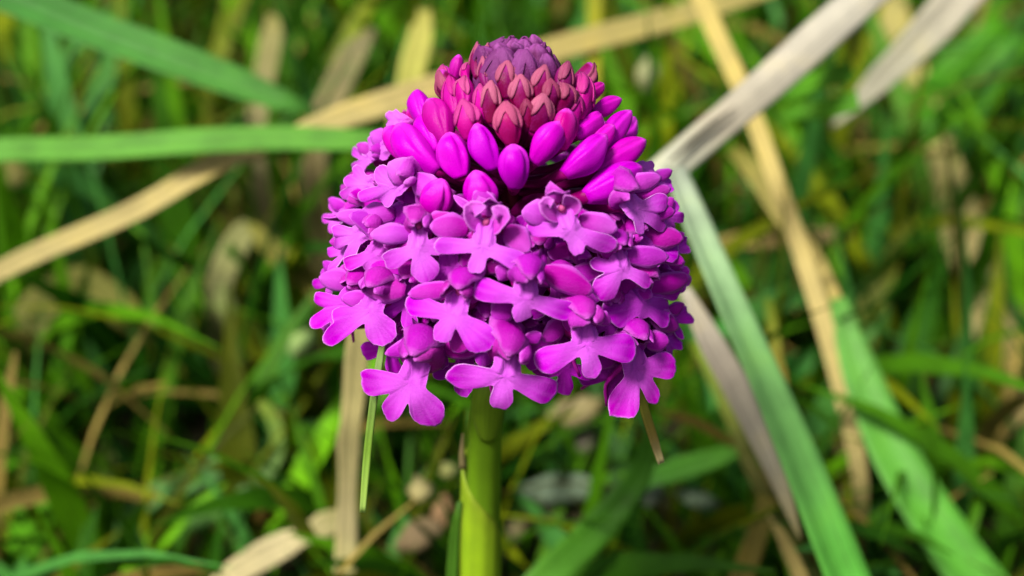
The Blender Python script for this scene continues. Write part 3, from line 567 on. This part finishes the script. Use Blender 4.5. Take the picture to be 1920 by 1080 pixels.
leaf('grass_leaf', [(660, 790, 27), (560, 812, 27), (470, 850, 26.8), (380, 890, 26.5), (260, 950, 26)], [14, 36, 44, 46, 46], M_GRASS, [G2, (.14, .36, .10), (.16, .40, .10), G1], 'slanting green blade crossing behind the hooked blade', 'grass blade', seed=23, root=(-.8, .1))
leaf('grass_leaf', [(470, 420, 29), (455, 440, 29), (430, 490, 29), (415, 530, 28.6)], [30, 50, 56, 50], M_STRAW, [(.25, .26, .09), (.27, .27, .11), (.20, .24, .06)], 'faded grey-green blade leaning against the olive straw', 'dead blade', seed=24, root=(-.4, .4))
leaf('straw', [(470, 420, 28.8), (510, 470, 28.6), (560, 510, 28.4), (600, 545, 28)], [14, 40, 46, 42], M_STRAW, [OL, (.22, .18, .03), (.22, .22, .04)], 'olive straw slanting down towards the florets from the faded blade', 'straw', seed=25, root=(.3, .5))
leaf('grass_leaf', [(1570, 560, 28), (1480, 560, 28), (1410, 590, 28), (1350, 620, 27.8)], [30, 46, 46, 30], M_GRASS, [GB, (.04, .30, .03), GB], 'dark green blade between the long yellow straw and the broad leaf', 'grass blade', seed=26, root=(-.2, .5))
leaf('grass_leaf', [(1620, 640, 27.5), (1540, 665, 27.5), (1490, 690, 27.5), (1440, 715, 27.3)], [36, 46, 46, 20], M_GRASS, [GB, (.04, .32, .04), GB], 'dark green blade lying below another beside the broad leaf', 'grass blade', seed=27, root=(-.2, .4))
leaf('straw', [(1600, 440, 29), (1500, 445, 29), (1410, 450, 29), (1350, 455, 29)], [20, 34, 36, 20], M_STRAW, [BR, (.26, .18, .03), (.22, .18, .03)], 'ochre dead blade low in the dark beside the broad leaf', 'dead blade', seed=28, root=(-.3, .6))
leaf('straw', [(1440, 560, 26), (1452, 640, 25.4), (1462, 700, 25), (1474, 725, 24.8)], [12, 22, 22, 6], M_STRAW, [GY, (.26, .28, .03), (.34, .22, .04)], 'thin ochre-tipped blade just beyond the broad pale leaf', 'grass blade', seed=29)
leaf('grass_leaf', [(1300, 640, 25.5), (1360, 760, 25), (1420, 900, 24.4), (1500, 1040, 24), (1540, 1110, 23.8)], [16, 26, 30, 28, 26], M_GRASS, [GY, OL, (.12, .20, .02), GB], 'narrow olive green blade running beside the grey-white sheath', 'grass blade', seed=30, root=(.4, .2))
leaf('straw', [(1440, 965, 23), (1468, 1010, 22.9), (1490, 1060, 22.8), (1520, 1130, 22.7)], [4, 22, 28, 28], M_STRAW, [STY, (.40, .30, .10), (.36, .26, .08)], 'small pointed tan straw against dark soil by the broad leaf', 'straw', seed=31, root=(.2, .2))
# in-focus tips touching the bloom
leaf('grass_leaf', [(726, 600, 17.15), (716, 650, 16.72), (706, 712, 16.62), (697, 780, 16.75), (687, 870, 17.0), (680, 960, 17.2)], [11, 12, 15, 14, 14, 11], M_GRASS, [(.26, .42, .10), (.30, .46, .14), (.30, .56, .06), (.48, .72, .16)], 'thin sharp green blade hanging in front of a low floret lip', 'grass blade', seed=32, fold=.3, n=30, thick=.025)
leaf('grass_leaf', [(1186, 700, 17.4), (1199, 735, 17.35), (1212, 780, 17.4), (1226, 825, 17.5), (1240, 868, 17.6)], [16, 17, 17, 17, 13], M_STRAW, [(.30, .34, .04), (.34, .36, .04), (.40, .30, .06), (.60, .52, .25)], 'thin yellow-green blade with straw tip poking out under the lips', 'grass blade', seed=33, fold=.3, n=20, thick=.025)
leaf('grass_leaf', [(862, 940, 19.6), (852, 1000, 19.9), (848, 1060, 20.1), (842, 1150, 20.4)], [8, 18, 20, 20], M_GRASS, [(.07, .20, .015), (.08, .26, .015), (.10, .30, .02)], 'narrow dark green blade against the side of the orchid stem', 'grass blade', seed=34, root=(-.1, .1))
# pale dead bits low behind the stem
for i, (x, y, d, w_, l, a, c, lab) in enumerate([
    (788, 915, 24, 54, 50, .2, (.48, .42, .18), 'rounded cream dead leaf bit near the stem, above a tan one'), (840, 880, 24.5, 32, 36, .5, (.40, .42, .14), 'small olive-cream dead bit touching the stem outline'),
    (790, 1000, 25, 56, 110, .5, (.36, .26, .14), 'tan dead leaf low near the stem, under a cream leaf bit'), (828, 965, 25.2, 40, 80, 1.4, (.40, .24, .12), 'orange-brown dead leaf beside the stem'),
    (1080, 770, 27, 56, 120, .3, (.36, .30, .14), 'tan dead leaf under the lowest centre lip'), (1095, 825, 27.5, 44, 70, 1.2, (.36, .32, .24), 'greyish dead leaf fragment below the tan leaf under the lips'),
    (1060, 915, 26.5, 56, 170, .05, (.26, .36, .24), 'large silvery grey-green leaf lying behind the stem'), (1060, 970, 27, 70, 190, .05, (.18, .15, .08), 'brown dead leaf below the silvery leaf'),
    (960, 1000, 26.5, 40, 90, .8, (.22, .19, .09), 'dull brown dead leaf standing close to the stem'), (1215, 925, 25.6, 50, 60, .3, (.30, .36, .26), 'small silvery leaf bit crossed by the curving green blade'),
    (1310, 935, 25.6, 36, 90, -.3, (.18, .26, .16), 'dim silvery leaf next to the short green blade'), (1215, 140, 30, 44, 70, 1.5, (.34, .36, .18), 'pale blurred leaf bit below the long pale straw'), (560, 640, 27.5, 50, 60, .9, (.28, .42, .14), 'pale green blurred leaf bit beside the outermost low florets'), (420, 570, 28, 40, 80, 1.7, (.32, .38, .12), 'blurred pale leaf bit below the faded blade'), (495, 965, 25.5, 36, 36, .3, (.28, .16, .03), 'small round orange-brown leaf bit near the hooked blade')]):
    ca, sa = math.cos(a), -math.sin(a)
    leaf('dead_leaf', [(x - ca * l * .5, y - sa * l * .5, d - .2), (x - ca * l * .2, y - sa * l * .2, d - .35), (x + ca * l * .2, y + sa * l * .2, d - .3), (x + ca * l * .5, y + sa * l * .5, d)], [w_ * .35, w_, w_ * .95, w_ * .3], M_STRAW, [c, c], lab, 'leaf', seed=50 + i, fold=-.1, cup=-.3, n=14)
# more blades to both sides of the flower, well out of focus
for i, (pts, wd, mt, tn, lab) in enumerate([
    ([(1850, -60, 27), (1750, 50, 27.6), (1650, 150, 28.4), (1560, 238, 29.2)], [76, 70, 50, 6], M_STRAW, [STW, (.50, .48, .36), (.52, .50, .38)], 'pointed whitish dead blade hanging alone beyond the vivid green blade ends'),
    ([(1640, -20, 34), (1710, 180, 33), (1780, 380, 32), (1860, 620, 31), (1930, 860, 30)], [90, 86, 84, 84, 80], M_STRAW, [(.36, .32, .10), (.40, .36, .12), (.46, .38, .16), (.44, .34, .12)], 'blurred long tan straw low in the grass beyond the pointed whitish blade'),
    ([(1570, 560, 25.4), (1610, 700, 25), (1670, 850, 24.6), (1750, 980, 24.2), (1900, 1200, 24)], [30, 70, 90, 100, 100], M_GRASS, [(.16, .44, .08), (.11, .42, .04), (.14, .46, .07)], 'blurred broad pale green leaf outside the sharp broad leaf'),
    ([(150, 270, 30), (80, 300, 30), (0, 340, 30), (-80, 390, 30)], [40, 60, 60, 60], M_STRAW, [OL, (.40, .36, .12), (.40, .36, .14)], 'blurred tan straw lower down in the grass than the level green blade'),
    ([(300, 640, 30), (220, 580, 30), (150, 540, 30), (60, 600, 29)], [30, 70, 80, 70], M_STRAW, [(.16, .17, .02), (.20, .20, .05), (.16, .20, .03)], 'blurred olive dead blade bent over like a hairpin'),
    ([(40, 720, 28), (60, 830, 27.5), (50, 950, 27), (20, 1100, 26)], [60, 120, 140, 140], M_GRASS, [(.16, .36, .02), (.12, .42, .01), (.12, .42, .01)], 'blurred broad vivid green leaf standing upright by an olive leaf'),
    ([(210, 830, 28), (180, 900, 28), (150, 960, 27.6), (120, 1060, 27)], [50, 70, 70, 60], M_GRASS, [(.24, .36, .08), (.18, .30, .03), (.10, .26, .02)], 'blurred olive green leaf next to the vivid upright leaf'),
    ([(1900, 60, 33), (1850, 110, 33), (1790, 170, 33), (1720, 230, 32.6)], [100, 110, 110, 90], M_GRASS, [(.08, .32, .01), (.06, .28, .01), GB], 'blurred green leaf beyond the furthest tan straw')]):
    leaf('grass_leaf', pts, wd, mt, tn, lab, 'grass blade', seed=80 + i, root=(.4 if pts[-1][0] > 960 else -.4, .5) if i else None, n=22)

# ------------------------------------------------------------------ the meadow itself: countless blades, green and dead
def meadow(name, count, green, label, cat, seed):
    r = np.random.default_rng(seed); V = []; FA = []; UU = []; TT = []; base = 0; n, ac = 7, 3
    fc = np.array(grid_faces(n, ac)); made = 0
    while made < count:
        y = r.uniform(-4, 58); x = r.uniform(-1, 1) * (16 + .45 * max(0, y))
        dist = math.hypot(x - ORG[0], y - ORG[1])
        if dist < 1.1: continue
        L = r.uniform(4.5, 14) * (1.0 if green else .9)
        lean = math.radians(r.uniform(8, 60) if green else r.uniform(25, 88)); az = r.uniform(0, 2 * math.pi)
        hmax = 12 if y > 10 else (8.0 if y > 4.5 else 5.5)   # low close to the flower, as where a visitor has parted the grass
        if L * math.cos(lean * .7) > hmax: L = hmax * r.uniform(.5, 1) / max(.2, math.cos(lean * .7))
        if y < 3 and L > 7: L = 7 * r.uniform(.5, 1)
        d0 = np.array([math.cos(az), math.sin(az), 0]); wmax = .05 + .40 * r.random() ** 1.7 * (1 if green else .5)
        tt = np.linspace(0, 1, n); th = lean * (.35 + 1.1 * tt ** 1.3); st = L / (n - 1)
        c = np.zeros((n, 3)); c[0] = (x, y, GROUND + (-.15 if green else r.uniform(-.1, 1.2)))
        for i in range(1, n): c[i] = c[i - 1] + st * (math.sin(th[i]) * d0 + np.array([0, 0, math.cos(th[i])]))
        s = np.cross(d0, [0, 0, 1.0]); tw = r.uniform(-.8, .8) + tt * r.uniform(-1, 1)
        wd = wmax * (np.minimum(1, .6 + tt) * np.clip((1 - tt) / .45, .03, 1) if green else np.clip((1.05 - tt) / .2, .05, 1))
        rows = []
        for j, xx in enumerate((-1, 0, 1)):
            sv = s[None] * np.cos(tw)[:, None] + np.array([0, 0, 1.0])[None] * np.sin(tw)[:, None]
            rows.append(c + sv * (xx * wd)[:, None] + (d0 * .0 + np.array([0, 0, .3]))[None] * (abs(xx) * wd)[:, None])
        v = np.stack(rows, 1).reshape(-1, 3); v[:, 2] = np.maximum(v[:, 2], GROUND - .2)
        V.append(v); FA.append(fc + base); base += len(v); UU.append(np.tile([-1, 0, 1], n))
        if green:
            q = r.random() ** 2.0
            col = np.array([.010, .085, .001]) * (1 - q) + np.array([.17, .50, .004]) * q
            if r.random() < .22: col = np.array([.28, .36, .004]) * r.uniform(.15, 1.0)
            if r.random() < .10: col = np.array([.09, .36, .06]) * r.uniform(.7, 1.2)
        else:
            q = r.random(); col = np.array([.10, .06, .008]) * (1 - q) + np.array([.38, .29, .07]) * q
        TT.append(np.tile(col, (len(v), 1))); made += 1
    o = obj(name, np.concatenate(V), np.concatenate(FA), M_GRASS if green else M_STRAW, None, u=np.concatenate(UU), tint=np.concatenate(TT), color=(1, 1, 1))
    tag(o, label, cat, kind='stuff'); return o
meadow('grass', 4600, True, 'out of focus green meadow grass all around the orchid', 'grass', 3)
meadow('dead_grass', 480, False, 'dry tan and brown thatch tangled low in the grass', 'dead grass', 5)
